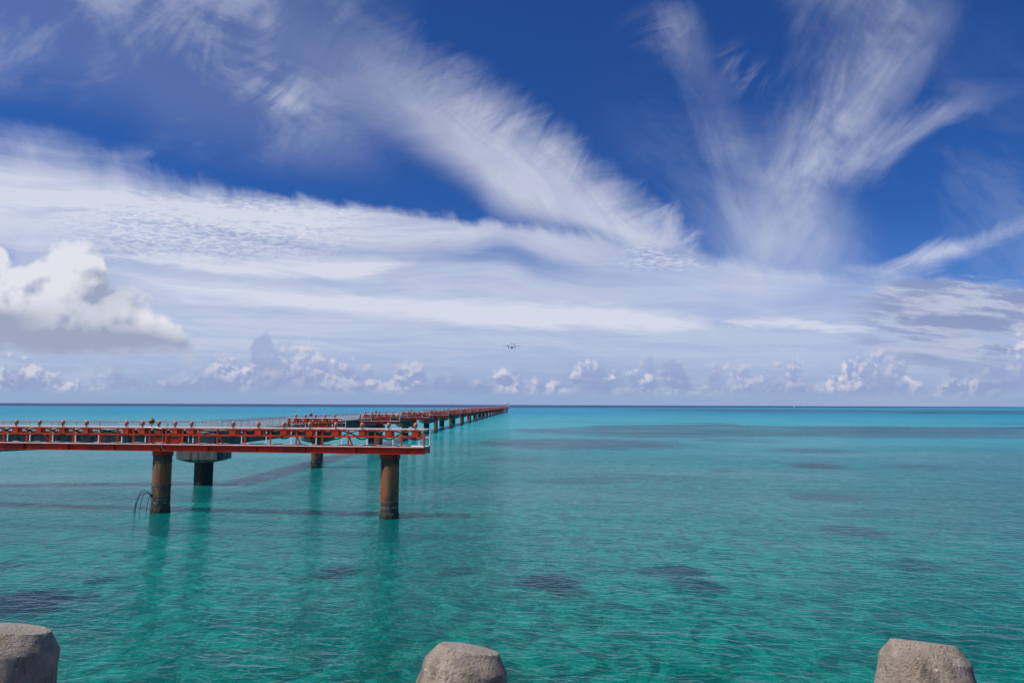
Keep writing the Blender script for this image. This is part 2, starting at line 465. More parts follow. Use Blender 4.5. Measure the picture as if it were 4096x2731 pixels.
class MB:
    """collects geometry, then links it as one mesh object"""
    def __init__(self): self.v, self.f, self.sm = [], [], []

    def add(self, vs, fs, smooth=False):
        b = len(self.v)
        self.v += [tuple(p) for p in vs]
        self.f += [tuple(b + i for i in f) for f in fs]
        self.sm += [smooth] * len(fs)
        return self

    def box(self, x0, y0, z0, x1, y1, z1):
        vs = [(x, y, z) for x in (x0, x1) for y in (y0, y1) for z in (z0, z1)]
        fs = [(0, 1, 3, 2), (4, 6, 7, 5), (0, 4, 5, 1), (2, 3, 7, 6), (0, 2, 6, 4), (1, 5, 7, 3)]
        return self.add(vs, fs)

    def beam(self, a, b, w, h, up=(0, 0, 1)):
        a, b = Vector(a), Vector(b)
        d = (b - a).normalized()
        s = d.cross(Vector(up))
        if s.length < 1e-4: s = d.cross(Vector((0, 1, 0)))
        s.normalize()
        t = s.cross(d)
        s, t = s * w / 2, t * h / 2
        vs = [p + i * s + j * t for p in (a, b) for i in (-1, 1) for j in (-1, 1)]
        return self.add(vs, [(0, 2, 3, 1), (4, 5, 7, 6), (0, 1, 5, 4), (2, 6, 7, 3), (0, 4, 6, 2), (1, 3, 7, 5)])

    def tube(self, pts, r, n=8, caps=True):
        pts = [Vector(p) for p in pts]
        rings, vs, fs = [], [], []
        prev = None
        for i, p in enumerate(pts):
            d = (pts[min(i + 1, len(pts) - 1)] - pts[max(i - 1, 0)]).normalized()
            ref = Vector((0, 0, 1)) if abs(d.z) < 0.9 else Vector((0, 1, 0))
            if prev is not None: ref = prev
            s = d.cross(ref).normalized()
            t = s.cross(d).normalized()
            prev = t
            rr = r[i] if isinstance(r, (list, tuple)) else r
            for k in range(n):
                a = 2 * math.pi * k / n
                vs.append(p + s * (rr * math.cos(a)) + t * (rr * math.sin(a)))
        m_ = len(pts)
        for i in range(m_ - 1):
            for k in range(n):
                k2 = (k + 1) % n
                fs.append((i * n + k, i * n + k2, (i + 1) * n + k2, (i + 1) * n + k))
        if caps:
            fs.append(tuple(range(n))[::-1])
            fs.append(tuple((m_ - 1) * n + k for k in range(n)))
        return self.add(vs, fs, n > 6)

    def lathe(self, prof, n=24, M_=None, smooth=True, phase=0.0):
        """prof: list of (radius, z)"""
        vs, fs = [], []
        for r, z in prof:
            for k in range(n):
                a = 2 * math.pi * k / n + phase
                p = Vector((r * math.cos(a), r * math.sin(a), z))
                vs.append(M_ @ p if M_ else p)
        for i in range(len(prof) - 1):
            for k in range(n):
                k2 = (k + 1) % n
                fs.append((i * n + k, i * n + k2, (i + 1) * n + k2, (i + 1) * n + k))
        self.add(vs, fs, smooth)
        b = len(self.v) - len(vs)
        if prof[0][0] > 1e-5:
            self.f.append(tuple(b + k for k in range(n))[::-1]); self.sm.append(False)
        if prof[-1][0] > 1e-5:
            self.f.append(tuple(b + (len(prof) - 1) * n + k for k in range(n))); self.sm.append(False)
        return self

    def build(self, name, mat, parent=None, sharp=38):
        me = bpy.data.meshes.new(name)
        me.from_pydata(self.v, [], self.f)
        me.polygons.foreach_set('use_smooth', self.sm)
        me.update()
        bm = bmesh.new(); bm.from_mesh(me)
        bmesh.ops.recalc_face_normals(bm, faces=bm.faces)
        for e in bm.edges:
            if len(e.link_faces) == 2 and e.calc_face_angle(0) > R(sharp): e.smooth = False
        bm.to_mesh(me); bm.free()
        if mat: me.materials.append(mat)
        o = bpy.data.objects.new(name, me)
        COL.objects.link(o)
        if parent: o.parent = parent
        return o


# ------------------------------------------------------------------ materials
def material(name, fn):
    mt = bpy.data.materials.new(name)
    mt.use_nodes = True
    G.tree = mt.node_tree
    G.tree.nodes.clear()
    out = newnode('ShaderNodeOutputMaterial')
    sh = fn()
    G.tree.links.new(sh, out.inputs['Surface'])
    return mt


def bsdf(col, rough=0.5, metal=0.0, bump=None, dist=0.01, spec=0.5):
    n = newnode('ShaderNodeBsdfPrincipled')
    plug(n.inputs['Base Color'], col)
    plug(n.inputs['Roughness'], rough)
    plug(n.inputs['Metallic'], metal)
    plug(n.inputs['Specular IOR Level'], spec)
    if bump is not None:
        b = newnode('ShaderNodeBump')
        b.inputs['Distance'].default_value = dist
        plug(b.inputs['Height'], bump)
        G.tree.links.new(b.outputs[0], n.inputs['Normal'])
    return n.outputs[0]


def pos():
    return X(newnode('ShaderNodeNewGeometry').outputs['Position'])


def scaled(v, x, y, z):
    a, b, c = sep(v)
    return vec(a * x, b * y, c * z)


def red_paint_(base, worn):
    def f():
        p = pos()
        n = noise(p, 1.7, 4, 0.6)
        st = noise(scaled(p, 5, 5, 0.9), 1.0, 4, 0.6)
        sp = noise(p, 22, 3, 0.6)
        c = mix(ss(n, 0.35, 0.65), base, tuple(k * 0.80 for k in base))
        c = mix(ss(st, 0.52, 0.70) * 0.55, c, (0.16, 0.035, 0.018))
        c = mix(ss(noise(scaled(p, 0.45, 0.45, 1.6), 1.0, 5, 0.65), 0.50, 0.62) * (worn - 0.25), c, (0.12, 0.028, 0.016))
        c = mix(ss(n * 0.6 + sp * 0.4, 0.60, 0.66) * worn, c, (0.10, 0.030, 0.016))
        c = mix(ss(sp, 0.70, 0.76) * 0.5, c, (0.55, 0.42, 0.33))
        return bsdf(c, 0.5, bump=sp, dist=0.002, spec=0.25)
    return f


RED = material('red_paint', red_paint_((0.80, 0.062, 0.016), 0.6))
RED2 = material('weathered_red_paint', red_paint_((0.60, 0.040, 0.014), 0.85))


def white_paint():
    p = pos()
    st = noise(scaled(p, 9, 9, 2), 1.0, 3, 0.6)
    return bsdf(mix(ss(st, 0.60, 0.75) * 0.6, (0.76, 0.75, 0.72), (0.42, 0.25, 0.16)), 0.4)


WHITE = material('white_paint', white_paint)
GALV = material('galvanised_steel', lambda: bsdf(mix(ss(noise(pos(), 2.0, 3), 0.4, 0.65), (0.84, 0.85, 0.86), (0.70, 0.71, 0.73)), 0.5, 0.0))
DECK = material('pale_deck_panels', lambda: bsdf(mix(ss(noise(pos(), 2.3, 5, 0.6), 0.42, 0.66), (0.86, 0.84, 0.78), (0.72, 0.66, 0.57)), 0.7))
BLACK = material('black_rubber', lambda: bsdf((0.012, 0.012, 0.013), 0.5))
STEEL = material('dull_steel', lambda: bsdf((0.42, 0.40, 0.38), 0.4, 0.5))
LAMP = material('pink_lamp_glass', lambda: bsdf(mix(ss(noise(pos(), 14, 2), .4, .7), (0.66, 0.19, 0.13), (0.56, 0.14, 0.09)), 0.35))
FLASH = material('orange_flash_lamp', lambda: bsdf(mix(ss(noise(pos(), 9, 3), .42, .6), (0.36, 0.10, 0.035), (0.20, 0.05, 0.02)), 0.3))


def pile_mat():
    p = pos()
    x, y, z = sep(p)
    st = noise(scaled(p, 2.6, 2.6, 0.35), 1.0, 5, 0.6, 0.3)
    st2 = noise(scaled(p, 7, 7, 0.8), 1.0, 5, 0.65, 0.2)
    bl = noise(scaled(p, 1.1, 1.1, 0.75), 1.0, 4, 0.55, 0.4)
    rust = mix(ss(st, 0.44, 0.62), (0.36, 0.095, 0.032), (0.24, 0.155, 0.085))
    rust = mix(ss(st2, 0.50, 0.66) * 0.8, rust, (0.15, 0.040, 0.018))
    rust = mix(ss(bl, 0.50, 0.60) * 0.88, rust, (0.055, 0.058, 0.048))
    rust = mix(ss(st2 * .5 + bl * .5, 0.60, 0.66) * 0.5, rust, (0.46, 0.40, 0.28))
    wob = (st2 - 0.5) * 0.9 + (bl - 0.5) * 0.6
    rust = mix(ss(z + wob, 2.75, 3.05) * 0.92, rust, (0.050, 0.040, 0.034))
    edge = z + (noise(p, 3.0, 3) - 0.5) * 0.12
    rust = mix(ss(edge, 0.98, 0.86) * 0.95, rust, (0.060, 0.055, 0.048))
    rust = mix(ss(edge, 0.72, 0.66) * ss(edge, 0.52, 0.60) * ss(st2, .42, .6), rust, (0.30, 0.25, 0.15))
    rust = mix(ss(edge, 0.42, 0.30), rust, (0.030, 0.038, 0.022))
    return bsdf(rust, 0.75, bump=noise(p, 18, 4, 0.6) + st2, dist=0.012)


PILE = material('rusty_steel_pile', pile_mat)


def concrete_(base, dark, k=1.0):
    def f():
        p = pos()
        n = noise(p, 0.7, 5, 0.6)
        st = noise(scaled(p, 2.4, 2.4, 0.22), 1.0, 5, 0.62, 0.2)
        g = noise(p, 30, 3, 0.6)
        c = mix(ss(n, 0.38, 0.62), base, tuple(v * 0.78 for v in base))
        c = mix(ss(st, 0.48, 0.62) * k, c, dark)
        c = mix(ss(st, 0.36, 0.30) * 0.45, c, tuple(min(1, v * 1.6) for v in base))
        return bsdf(c, 0.88, bump=g, dist=0.006)
    return f


CONC = material('stained_concrete', concrete_((0.19, 0.19, 0.175), (0.055, 0.056, 0.050), 0.9))
COLM = material('black_tarred_column', concrete_((0.045, 0.045, 0.045), (0.018, 0.018, 0.018), 0.9))


def tetra_mat():
    p = X(newnode('ShaderNodeTexCoord').outputs['Object'])
    n = noise(p, 3.2, 5, 0.6)
    n2 = noise(p, 1.3, 4, 0.55)
    g = noise(p, 34, 5, 0.7)
    pits = voronoi(p, 26, 'F1')
    vsp = voronoi(p, 13, 'F1')
    vcol = voronoi(p, 13, 'F1', out='Color')
    r_, g_, b_ = sep(vcol)
    spot = ss(vsp, 0.20, 0.13) * M('GREATER_THAN', r_, 0.80)
    c = mix(ss(n, 0.36, 0.64), (0.70, 0.575, 0.455), (0.48, 0.385, 0.29))
    c = mix(ss(n2, 0.48, 0.64) * 0.6, c, (0.29, 0.235, 0.19))
    c = mix(ss(g, 0.60, 0.72) * 0.6, c, (0.095, 0.080, 0.070))
    c = mix(ss(noise(p, 60, 2), 0.60, 0.70) * 0.35, c, (0.50, 0.45, 0.38))
    pit = ss(pits, 0.22, 0.08) * ss(noise(p, 5, 3), 0.42, 0.62)
    c = mix(pit * 0.8, c, (0.06, 0.05, 0.045))
    c = mix(spot, c, (0.85, 0.82, 0.75))
    px_, py_, pz_ = sep(p)
    stain = ss(noise(vec(px_ * 4, py_ * 4, pz_ * 0.9), 1.0, 5, 0.65), 0.50, 0.66) * ss(pz_, 1.70, 1.45)
    c = mix(stain * 0.6, c, (0.12, 0.095, 0.08))
    c = mix(ss(pz_, 1.712, 1.719) * 0.5, c, (0.60, 0.52, 0.46))
    return bsdf(c, 0.92, bump=g * 1.3 + n * 1.2 - pit * 1.2 + noise(p, 11, 4, 0.65) * 1.6 + noise(p, 80, 3, 0.6) * 0.5, dist=0.040, spec=0.25)


TETRA = material('pitted_concrete', tetra_mat)

# ------------------------------------------------------------------ sea, seabed and shore mound
BED = -1.3
REEFS_AND_SHADE = [  # q picture position, half width, half height, strength   (2352 px wide picture)
    (775, 1316, 46, 13, .9), (1045, 1312, 42, 9, .55), (1262, 1338, 62, 15, .95), (1300, 1358, 40, 12, .6), (1545, 1310, 62, 14, .8),
    (1600, 1345, 46, 16, .7), (30, 1388, 120, 30, 1.0), (228, 1333, 34, 7, .8), (20, 1300, 60, 10, .5), (1560, 1250, 26, 7, .5),
    (1875, 1070, 52, 6, 1.0), (1665, 1081, 26, 4, .6), (1330, 1104, 90, 7, .6), (1890, 1140, 65, 9, .7), (1270, 1415, 0.1, 0.1, 0),
    (1950, 1220, 70, 12, .6), (2110, 1300, 60, 12, .5), (2110, 1072, 60, 5, .5), (250, 1135, 300, 12, .35), (2150, 1480, 80, 30, .35),  # wide faint strip at the left: purplish shade painted into the colour
    (1180, 1055, 60, 5, .5), (1990, 1180, 90, 8, .3),
    (1340, 1019, 200, 10, .9), (1230, 1028, 50, 4, .7), (1300, 989, 110, 5, .8), (1520, 1000, 150, 5, .8), (1660, 986, 150, 5, .8), (2120, 990, 260, 10, .95),
    (1870, 1035, 80, 4, .7), (1700, 1012, 90, 4, .6)]


def reef_shade_mask(z_of, wobble):
    """dark reef and weed patches plus one painted strip of shade: the same places seen on the bed and through the water above it"""
    x, y, _ = sep(pos())
    n = noise(vec(x * 0.35, y * 0.35), 1.0, 5, 0.62, dim='2D')
    n2 = noise(vec(x * 1.4, y * 1.4), 1.0, 4, 0.6, dim='2D')
    tot = None
    for qx, qy, rx, ry, a in REEFS_AND_SHADE:
        if a == 0: continue
        k = 4096 / 2352
        c = on_water(qx * k, qy * k, z_of)
        e = on_water((qx + rx) * k, qy * k, z_of)
        u1 = on_water(qx * k, (qy - ry) * k, z_of); u2 = on_water(qx * k, (qy + ry) * k, z_of)
        hx, hy = abs(e.x - c.x), abs(u1.y - u2.y) / 2
        dx, dy = (x - c.x) * (1 / hx), (y - (u1.y + u2.y) / 2) * (1 / hy)
        d = dx * dx + dy * dy + (n - 0.5) * 4.4 + (n2 - 0.5) * wobble
        t = ss(d, 2.1, 0.7) * a
        tot = t if tot is None else vmax(tot, t)
    s = (EYE - z_of) / EYE
    # broad weed beds further out, to the right of the pier
    m = noise(vec(x * 0.012 / s, y * 0.035 / s, 3.0), 1.0, 6, 0.62, 0.4, dim='2D')
    far = ss(y, 125 * s, 165 * s) * ss(y, 330 * s, 225 * s) * ss(x - y * 0.05, -18 * s, 22 * s)
    m3 = noise(vec(x * 0.004 / s + 9, y * 0.012 / s), 1.0, 5, 0.6, 0.3, dim='2D')
    far2 = ss(y, 560 * s, 640 * s) * ss(y, 1500 * s, 1300 * s) * ss(x, 60 * s, 300 * s)
    tot = vmax(tot, far * ss(m, 0.46, 0.56) * 0.95)
    tot = vmax(tot, far2 * ss(m3, 0.38, 0.52) * 0.9)
    tot = vmax(tot, ss(noise(vec(x * 0.05, y * 0.09), 1.0, 5, 0.62, 0.3, dim='2D'), 0.60, 0.70) * ss(y, 28, 60) * 0.35)
    return clamp01(tot), n, n2, x, y


def bed_mat():
    rf, n, n2, x, y = reef_shade_mask(BED, 3.0)
    big = noise(vec(x * 0.07, y * 0.07), 1.0, 4, 0.6, dim='2D')
    wx = x + (n2 - 0.5) * 1.1
    wy = y + (n - 0.5) * 1.6
    med = noise(vec(x * 0.9 + 3, y * 0.6), 1.0, 6, 0.68, 0.5, dim='2D')
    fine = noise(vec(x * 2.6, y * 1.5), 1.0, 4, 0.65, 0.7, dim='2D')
    bright_line = ss(absv(fine - 0.5), 0.05, 0.0)  # thin net of caustic light
    sand = mix(ss(big, 0.36, 0.62), (0.47, 0.48, 0.41), (0.19, 0.22, 0.19))
    sand = mix(ss(med, 0.44, 0.62) * 0.85, sand, (0.08, 0.10, 0.09))
    sand = mix(ss(med, 0.44, 0.30) * 0.6, sand, (0.80, 0.80, 0.66))
    sand = mix(bright_line * ss(med, 0.60, 0.40) * 0.65, sand, (0.95, 0.95, 0.80))  # caustic light lines painted into the sand colour
    sand = mix(rf, sand, (0.025, 0.030, 0.035))
    deep = ss(y, 2000, 2400)
    sand = mix(deep, sand, (0.02, 0.02, 0.04))
    return bsdf(sand, 0.95, spec=0.0)


def water_mat():
    rf, n, n2, x, y = reef_shade_mask(0.0, 2.4)
    c5, s5 = math.cos(R(-11)), math.sin(R(-11))
    a = x * c5 + y * s5
    b = y * c5 - x * s5
    rip = noise(vec(a * 1.25, b * 2.5), 1.0, 3, 0.5, 0.6, dim='2D')
    rip2 = noise(vec(a * 4.2 + 5, b * 7.4), 1.0, 2, 0.5, 0.4, dim='2D')
    swl = noise(vec(a * 0.13, b * 0.34, 4.0), 1.0, 2, 0.5, 0.3, dim='2D')
    gust = noise(vec(x * 0.03, y * 0.07), 1.0, 3, 0.5, 0.2, dim='2D')
    h = rip * 0.105 + rip2 * 0.026 + swl * 0.20
    bp = newnode('ShaderNodeBump')
    plug(bp.inputs['Strength'], lin(gust, 0.3, 0.7, 0.45, 1.1))
    bp.inputs['Distance'].default_value = 1.0
    plug(bp.inputs['Height'], h)
    # colour of the water itself
    d = M('SQRT', x * x + y * y)
    near = mix(ss(d, 8, 34), (0.001, 0.115, 0.102), (0.004, 0.270, 0.262))
    mid = mix(ss(d, 45, 170), near, (0.004, 0.365, 0.410))
    far = mix(ss(d, 160, 600), mid, (0.010, 0.270, 0.440))
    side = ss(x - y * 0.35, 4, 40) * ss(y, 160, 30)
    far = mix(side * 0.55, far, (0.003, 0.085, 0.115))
    far = mix(rf * 0.84, far, (0.010, 0.060, 0.105))
    deep = ss(y - vmax(x, 0.0) * 0.9 + (n - .5) * 60, 1500, 1640)
    far = mix(deep, far, (0.016, 0.055, 0.180))
    dif = newnode('ShaderNodeBsdfDiffuse')
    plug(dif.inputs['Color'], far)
    tr = newnode('ShaderNodeBsdfTransparent')
    plug(tr.inputs['Color'], mix(ss(d, 20, 150), (0.05, 0.74, 0.68), (0.03, 0.74, 0.82)))
    body = newnode('ShaderNodeMixShader')
    plug(body.inputs[0], lin(d, 10, 200, 0.66, 0.10))
    G.tree.links.new(dif.outputs[0], body.inputs[1]); G.tree.links.new(tr.outputs[0], body.inputs[2])
    gl = newnode('ShaderNodeBsdfGlossy')
    gl.inputs['Roughness'].default_value = 0.06
    gl.inputs['Color'].default_value = (1, 1, 1, 1)
    G.tree.links.new(bp.outputs[0], gl.inputs['Normal'])
    fr = newnode('ShaderNodeFresnel')
    fr.inputs['IOR'].default_value = 1.33
    G.tree.links.new(bp.outputs[0], fr.inputs['Normal'])
    f = vmin(powr(X(fr.outputs[0]), 1.6) * 1.05, 0.46) * lin(d, 40, 500, 1.0, 0.42)
    mx = newnode('ShaderNodeMixShader')
    plug(mx.inputs[0], f)
    G.tree.links.new(body.outputs[0], mx.inputs[1]); G.tree.links.new(gl.outputs[0], mx.inputs[2])
    return mx.outputs[0]


def sheet(name, z, y0, reach, mat):
    xs = [-reach, -3000, -600, -150, -60, 0, 60, 150, 600, 3000, reach]
    ys = [y0, 0, 30, 80, 200, 600, 1600, 4000, reach]
    ys = sorted(set(ys))
    vs = [(x_, y_, z) for y_ in ys for x_ in xs]
    w = len(xs)
    fs = [(j * w + i, j * w + i + 1, (j + 1) * w + i + 1, (j + 1) * w + i) for j in range(len(ys) - 1) for i in range(w - 1)]
    return MB().add(vs, fs).build(name, mat)


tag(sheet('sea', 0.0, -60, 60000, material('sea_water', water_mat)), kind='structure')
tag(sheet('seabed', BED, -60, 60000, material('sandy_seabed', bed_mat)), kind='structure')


def mound():
    b = MB()
    prof = [(-30, 4.7), (-1, 4.7), (1.6, 4.6), (3.2, 3.1), (4.6, 1.6), (6.5, 0.45), (9.0, 0.2), (11.5, -1.5), (14.0, BED - 0.3)]
    xs = [x_ * 1.5 for x_ in range(-30, 31)]
    vs = []
    for (y_, z_) in prof:
        for x_ in xs:
            k = 0.0 if z_ > 4 else mnoise.noise(Vector((x_ * 0.7, y_ * 0.7, 0))) * 0.25
            vs.append((x_, y_ + k, z_ + k * 0.6))
    w = len(xs)
    fs = [(j * w + i, j * w + i + 1, (j + 1) * w + i + 1, (j + 1) * w + i) for j in range(len(prof) - 1) for i in range(w - 1)]
    return b.add(vs, fs).build('shore_mound', CONC)


tag(mound(), kind='structure')

# ------------------------------------------------------------------ pier geometry
YAW0, BX, BY, BS = 0.1288, -21.0606, 42.1287, 1.0484      # long crossbar
YAW, PX, PY = 0.0281, -20.8448, 41.8904                   # axis of the pier
ZT, ZB, ZD = 5.047, 3.655, 4.066                          # top rail, underside of beam, deck


def along(t, off=0.0):
    """point on the pier axis, t metres out, off metres to its right"""
    return Vector((PX + t * math.sin(YAW) + off * math.cos(YAW), PY + t * math.cos(YAW) - off * math.sin(YAW), 0))


def sag(a, b, drop, n=8):
    a, b = Vector(a), Vector(b)
    return [a.lerp(b, i / n) - Vector((0, 0, drop * 4 * (i / n) * (1 - i / n))) for i in range(n + 1)]


def make_lamp(parent, s):
    d = MB()
    T = Matrix.Translation((s, 0.02, ZT + 0.03)) @ Matrix.Rotation(R(-7), 4, 'X')
    d.lathe([(0.075, 0.085), (0.100, 0.11), (0.113, 0.16), (0.118, 0.22), (0.113, 0.275), (0.090, 0.325), (0.050, 0.355), (0.0, 0.362)], 16, T)
    o = d.build('lamp', LAMP, parent)
    MB().lathe([(0.035, -0.03), (0.035, 0.02), (0.060, 0.055), (0.085, 0.075), (0.0, 0.076)], 12, T).build('lamp_base', STEEL, o)
    j = MB()
    j.box(s - 0.19, -0.035, ZT - 0.425, s + 0.19, 0.012, ZT - 0.06)
    j.box(s - 0.02, 0.02, ZT - 0.40, s + 0.30, 0.20, ZT - 0.055)
    j.build('junction_box', RED, o)
    return o


def channel(b, x0, x1, y, z0, z1, out):
    """steel channel along x with its flanges on the outer side"""
    ya, yb = (y, y + 0.03)
    b.box(x0, ya, z0 + 0.002, x1, yb, z1 - 0.002)
    f0, f1 = (y - 0.115, y) if out < 0 else (y + 0.03, y + 0.145)
    b.box(x0, min(f0, f1), z0, x1, max(f0, f1) - 0.001, z0 + 0.028)
    b.box(x0, min(f0, f1), z1 - 0.028, x1, max(f0, f1) - 0.001, z1)


def make_platform(half, posts, lamps, D=1.27, rear=None, braces=(), k=1.0):
    """a steel platform on piles with its line of lamps; x along the bar, y away from the camera"""
    root = empty('light_platform')
    b = MB(); channel(b, -half, half, 0.0, ZB, ZD - 0.03, -1)
    x = -half + 1.5
    while x < half - 1:
        b.box(x, -0.10, ZB + 0.03, x + 0.014, -0.001, ZD - 0.06); x += 3.0
    b.build('front_beam', RED2, root)
    b = MB(); channel(b, -half + 0.05, half, D, ZB, ZD - 0.03, 1); b.build('rear_beam', RED2, root)
    n_c = max(3, round(2 * half / 1.9))
    for i in range(n_c + 1):
        x = -half + 0.002 + (2 * half - 0.084) * i / n_c
        MB().box(x, 0.034, ZB + 0.05, x + 0.08, D - 0.004, ZD - 0.034).build('cross_beam', RED2, root)
    b = MB()
    x = -half + 0.02
    while x < half - 0.05:
        x2 = min(x + 1.0, half - 0.02)
        b.box(x, -0.06, ZD - 0.026, x2 - 0.012, D + 0.02, ZD + 0.012); x = x2
    b.build('deck', DECK, root)
    for p in posts:
        b = MB(); b.box(p - 0.045, -0.012, ZD + 0.012, p + 0.045, 0.03, ZT - 0.055); b.box(p - 0.045, 0.03, ZD + 0.012, p - 0.033, 0.09, ZT - 0.06)
        b.build('post', RED, root)
    MB().box(-half, -0.05, ZT - 0.055, half, 0.07, ZT - 0.04).box(-half, -0.05, ZT - 0.09, half, -0.038, ZT - 0.056).build('top_rail', RED, root)
    MB().tube([(-half, 0.03, ZT), (half, 0.03, ZT)], 0.021, 8).build('rail_pipe', WHITE, root)
    MB().box(-half, -0.022, ZT - 0.475, half, -0.0125, ZT - 0.375).box(-half, -0.012, ZT - 0.475, half, 0.05, ZT - 0.465).build('mid_rail', RED, root)
    for s in braces:
        MB().beam((s, 0.05, ZD + 0.5), (s + 0.10, 0.28, ZD + 0.015), 0.06, 0.06).build('brace', RED, root)
    for s in lamps: make_lamp(root, s)
    # cables looping from lamp to lamp
    b = MB()
    L = [-half] + list(lamps) + [half]
    for i, s in enumerate(lamps):
        b.tube(sag((s - 0.46 * k, 0.09, ZT - 0.36), (s + 0.46 * k, 0.09, ZT - 0.36), 0.22), 0.042, 6)
    for i in range(len(lamps) - 1):
        a, c = lamps[i], lamps[i + 1]
        m_ = (a + c) / 2
        for sg in (0.0, 0.05):
            b.tube([(a + 0.18, 0.12 + sg, ZT - 0.12), (a + 0.34, 0.12 + sg, ZT - 0.10), (m_ - .05, 0.13 + sg, ZT - 0.22), (m_ + 0.22 * (c - a), 0.11 + sg, ZT - 0.37), (c - 0.1, 0.1 + sg, ZT - 0.42)], 0.038, 6)
            b.tube([(c - 0.18, 0.15 + sg, ZT - 0.12), (c - 0.34, 0.15 + sg, ZT - 0.10), (m_ + .05, 0.14 + sg, ZT - 0.22), (m_ - 0.22 * (c - a), 0.15 + sg, ZT - 0.37)], 0.038, 6)
    b.tube([(-half + 0.2 + i * 0.5, 0.22 + 0.05 * math.sin(i * 1.7), ZD + 0.045 + 0.02 * math.sin(i * 2.3)) for i in range(int((half * 2 - 0.4) / 0.5))], 0.03, 6)
    b.build('cable', BLACK, root)
    # white guard rail behind
    b = MB()
    for z_ in (ZT, ZT - 0.50):
        b.tube([(-half, D, z_), (half + 0.02, D, z_)], 0.020, 8)
        for e in ((1,) if k > 1.01 else (-1, 1)):
            b.tube([(e * (half + 0.02), D, z_), (e * (half + 0.02), 0.0, z_)], 0.024, 8)
    b.build('guard_rail', WHITE, root)
    for p in rear:
        MB().tube([(p, D, ZD + 0.012), (p, D, ZT)], 0.033, 8).build('guard_post', WHITE, root)
    return root


def equipment(root, ox=0.0):
    """flash lamp on its yoke and the control boxes at the middle of a platform"""
    s, z = -0.47 + ox, ZT + 0.36
    b = MB()
    T = Matrix.Translation((s, 0.05, z))
    b.lathe([(0.0, -0.165), (0.07, -0.150), (0.125, -0.105), (0.160, -0.04), (0.165, 0.03), (0.142, 0.09), (0.10, 0.135), (0.045, 0.165), (0.0, 0.168)], 18, T @ Matrix.Rotation(R(96), 4, 'X') @ Matrix.Rotation(R(20), 4, 'Y'))
    b.box(s - 0.03, 0.02, z + 0.14, s + 0.03, 0.08, z + 0.185)
    f = b.build('flash_lamp', FLASH, root)
    b = MB()
    b.tube([(s - 0.175, 0.05, z)] + [(s - 0.175 * math.cos(a), 0.05, z - 0.21 * math.sin(a)) for a in (0.5, 0.9, 1.3, 1.57, 1.84, 2.24, 2.64)] + [(s + 0.175, 0.05, z)], 0.014, 6)
    b.tube([(s, 0.05, z - 0.21), (s, 0.05, ZT - 0.02)], 0.028, 8)
    b.build('yoke', STEEL, f)
    MB().tube([(s - 0.15, 0.0, z), (s - 0.30, 0.0, z - 0.05), (s - 0.42, -0.04, z - 0.22), (s - 0.40, -0.07, z - 0.34), (s + 0.4, -0.075, ZT - 0.01),
               (s + 0.72, -0.08, ZT - 0.06), (s + 0.80, -0.08, ZT - 0.3), (s + 0.80, -0.08, ZD + 0.05), (s + 0.84, -0.135, ZB + 0.2), (s + 1.0, -0.12, ZB + 0.02)], 0.013, 6).build('lamp_cable', STEEL, f)
    MB().box(ox - 0.42, 0.10, ZD + 0.10, ox + 0.34, 0.45, ZD + 0.42).box(ox - 0.62, 0.14, ZD + 0.36, ox + 0.34, 0.20, ZD + 0.41).build('control_box', RED, root)
    MB().box(ox + 0.52, 0.16, ZD + 0.06, ox + 1.18, 0.50, ZD + 0.46).box(ox + 0.50, 0.14, ZD + 0.462, ox + 1.20, 0.52, ZD + 0.475).build('control_box', RED, root)
    MB().tube([(ox + 0.36, 0.3, ZD + 0.02), (ox + 0.36, 0.3, ZT + 0.16), (ox + 0.38, 0.3, ZT + 0.22), (ox + 0.42, 0.3, ZT + 0.22), (ox + 0.44, 0.3, ZT + 0.16), (ox + 0.44, 0.3, ZD + 0.5)], 0.018, 8).build('vent_pipe', STEEL, root)


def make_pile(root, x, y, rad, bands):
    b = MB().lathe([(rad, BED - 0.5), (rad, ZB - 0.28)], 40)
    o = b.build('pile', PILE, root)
    o.location = (x, y, 0)
    c = MB()
    c.lathe([(rad * 1.02, ZB - 0.285), (rad * 1.12, ZB - 0.26), (rad * 1.12, ZB - 0.035), (rad * 1.2, ZB - 0.034), (rad * 1.2, ZB - 0.004)], 8, smooth=False, phase=R(22.5))
    c.box(-rad * 1.22, -rad * 0.45, ZB - 0.30, rad * 1.22, rad * 0.45, ZB - 0.286)
    c.build('collar', RED2, o)
    cr = MB(); nn, rows = 48, 14
    vs = []
    for j in range(rows + 1):
        z_ = BED + 0.1 + (0.42 - BED - 0.1) * j / rows
        for k in range(nn):
            a = 2 * math.pi * k / nn
            q_ = Vector((math.cos(a) * 2.2, math.sin(a) * 2.2, z_ * 2.5))
            th = (0.030 + 0.045 * mnoise.noise(q_ * 1.7 + Vector((x, 0, 0)))) * (1.0 if j < rows - 1 else (0.4 if j < rows else -0.4))
            zz_ = z_ + (mnoise.noise(q_ + Vector((x, 7, 0))) * 0.10 if j >= rows - 2 else 0)
            vs.append(((rad + th) * math.cos(a), (rad + th) * math.sin(a), zz_))
    cr.add(vs, [(j * nn + k, j * nn + (k + 1) % nn, (j + 1) * nn + (k + 1) % nn, (j + 1) * nn + k) for j in range(rows) for k in range(nn)])
    cr.build('shell_crust', CRUST, o)
    for z_ in bands:
        bb = MB().lathe([(rad * 1.002, z_ - 0.045), (rad * 1.022, z_ - 0.044), (rad * 1.022, z_ + 0.044), (rad * 1.002, z_ + 0.045)], 40)
        for s_ in (-1, 1): bb.box(s_ * rad * 1.06 - 0.045, -0.05, z_ - 0.055, s_ * rad * 1.06 + 0.045, 0.05, z_ + 0.055)
        bb.build('clamp_band', PILEB, o)
    return o


